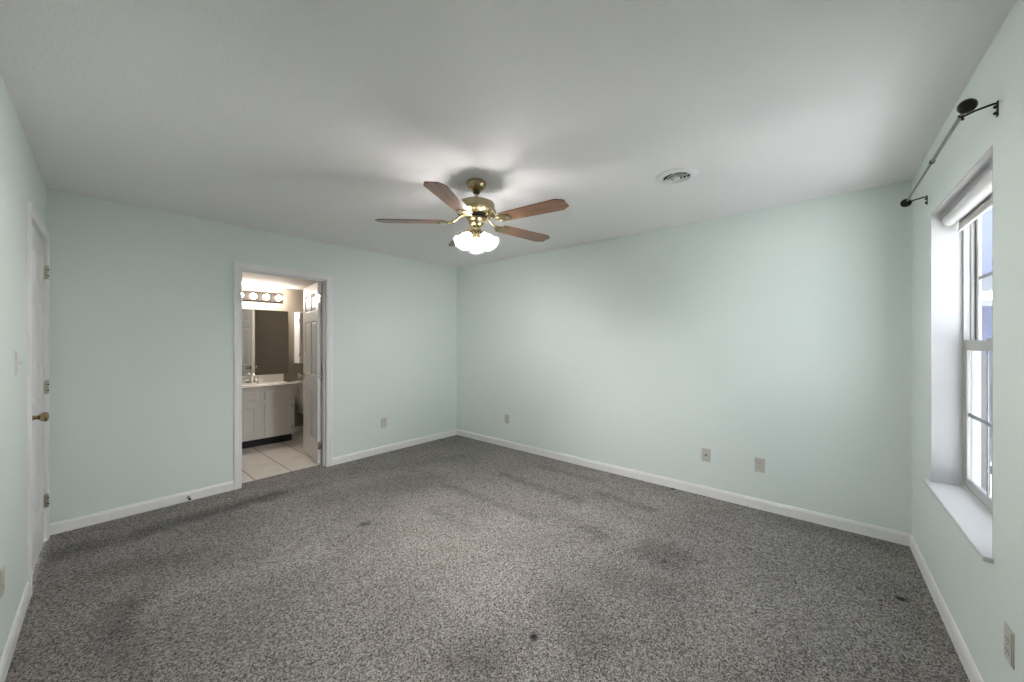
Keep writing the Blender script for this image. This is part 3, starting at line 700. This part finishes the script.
# wall cabinet over the toilet
wc = thing('wall_cabinet', T((2.104, BY1, 1.044)), 'white wall cabinet hung above the toilet', 'wall cabinet')
MB().box(0, 0.46, -0.178, 0, 0, 0.756).build('carcass', M['cab'], wc, bevel=0.002)
for x0, hx in ((0.006, 0.004), (0.233, 0.456)):
    dd = MB().panel_slab([x0, x0 + 0.045, x0 + 0.176, x0 + 0.221], [0.012, 0.06, 0.70, 0.744], {(1, 1)}, -0.196, -0.179, deep=0.006, w1=0.008, w2=0.03, rise=0.005).build('door', M['cab'], wc)
    for z in (0.13, 0.63): MB().box(hx - 0.006, hx + 0.006, -0.198, -0.176, z - 0.022, z + 0.022).build('hinge', M['hinge'], dd, bevel=0.002)
    kx = 0.205 if x0 < 0.1 else 0.255
    MB().lathe([(0, 0), (0.007, 0), (0.006, 0.010), (0.013, 0.016), (0.013, 0.022), (0, 0.025)], 16, T((kx, -0.196, 0.16)) @ RX).build('knob', M['chrome'], dd, smooth=40)

# toilet
to = thing('toilet', T((2.295, BY1, -0.002)), 'white toilet between the vanity and the open door', 'toilet')
b = MB()
def rrect(hw, y0, y1, r=0.03, n=5):
    pts = []
    for cx_, cy_, a0_ in ((hw - r, y1 - r, 0), (-hw + r, y1 - r, pi / 2), (-hw + r, y0 + r, pi), (hw - r, y0 + r, 1.5 * pi)):
        for i in range(n + 1): pts.append((cx_ + r * cos(a0_ + i * pi / 2 / n), cy_ + r * sin(a0_ + i * pi / 2 / n)))
    return pts
def loft(b, secs):
    R = [[b.V((x, y, z)) for x, y in pts] for pts, z in secs]
    for A, B in zip(R, R[1:]):
        for i in range(len(A)): b.F([A[i], A[(i + 1) % len(A)], B[(i + 1) % len(A)], B[i]])
    b.F(R[0][::-1]); b.F(R[-1]); return b
loft(b, [(rrect(0.165, -0.185, -0.03), 0.40), (rrect(0.205, -0.200, -0.02), 0.45), (rrect(0.228, -0.208, -0.015), 0.56), (rrect(0.235, -0.212, -0.012), 0.745)])
b.build('tank', M['porcelain'], to, smooth=40)
MB().prism(rrect(0.246, -0.222, -0.006, 0.02), 0.745, 0.775).build('tank_lid', M['porcelain'], to, bevel=0.006)
def oval(cy, rxx, ryy, n=36): return [(rxx * cos(2 * pi * i / n), cy + ryy * sin(2 * pi * i / n) * (1.0 if sin(2 * pi * i / n) < 0 else 0.85)) for i in range(n)]
loft(MB(), [(oval(-0.36, 0.115, 0.22), 0.0), (oval(-0.36, 0.105, 0.20), 0.10), (oval(-0.38, 0.115, 0.20), 0.20), (oval(-0.41, 0.165, 0.25), 0.32), (oval(-0.42, 0.185, 0.265), 0.39), (oval(-0.42, 0.185, 0.265), 0.405)]).build('bowl', M['porcelain'], to, smooth=50)
loft(MB(), [(oval(-0.42, 0.188, 0.27), 0.406), (oval(-0.42, 0.190, 0.272), 0.424), (oval(-0.42, 0.182, 0.262), 0.446), (oval(-0.42, 0.15, 0.22), 0.452)]).build('seat_lid', M['white_plastic'], to, smooth=50)
MB().box(-0.16, 0.16, -0.23, -0.03, 0.30, 0.40).build('tank_shelf', M['porcelain'], to, bevel=0.02)
b = MB(); b.tube([(-0.175, -0.210, 0.69), (-0.175, -0.226, 0.69), (-0.19, -0.232, 0.688), (-0.235, -0.234, 0.675)], 0.007, 10); b.build('flush_lever', M['chrome'], to, smooth=50)

# ------------------------------------------------------------------ outdoors beyond the window
b = MB(); b.box(-14, 24, -26, 8, -0.6, -0.45)
struct(b.build('ground', M['lawn']), 'grey gravel ground outside the window', 'ground')
b = MB(); b.prism([(1.3, -0.9), (1.0, -1.8), (-2.2, -9.0), (-9.0, -9.0), (-9.0, -0.9)], -0.45, -0.42)  # added slab, out of view, shaped to throw sunlight onto ceiling and wall
struct(b.build('bounce_slab', M['concrete']), 'pale concrete slab added out of view to bounce sun into the room', 'bounce_slab')
nb = thing('neighbour_house', T((11.0, -3.0, -0.42)), 'pale blue house with lap siding seen through the window', 'house')
MB().box(0, 6, -7, 2.2, 0, 6.2).build('wall', M['siding'], nb)
MB().prism([(-7.4, 6.2), (2.6, 6.2), (-2.4, 9.0)], -0.4, 6.4, 'x').build('roof', M['roofing'], nb)
MB().prism([(-1.6, 2.35), (-1.6, 2.45), (0, 3.05), (0, 2.95)], -6.5, 2.2, 'y').build('porch_roof', M['roofing'], nb)
for y in (-6.2, -2.0, 1.9): MB().box(-1.5, -1.38, y - 0.06, y + 0.06, 0, 2.37).build('porch_post', M['trim'], nb, bevel=0.01)
fe = thing('board_fence', T((6.4, -0.9, -0.42)), 'grey fence of vertical boards seen through the lower window sash', 'fence')
b = MB()
for i in range(22):
    y = 0.35 - i * 0.15; b.prism([(y, 0), (y, 1.62), (y - 0.03, 1.66), (y - 0.11, 1.66), (y - 0.14, 1.62), (y - 0.14, 0)], 0, 0.02, 'x')
b.build('boards', M['fence'], fe)
MB().box(0.02, 0.06, -2.95, 0.35, 0.35, 0.44).box(0.02, 0.06, -2.95, 0.35, 1.25, 1.34).build('rails', M['fence'], fe)
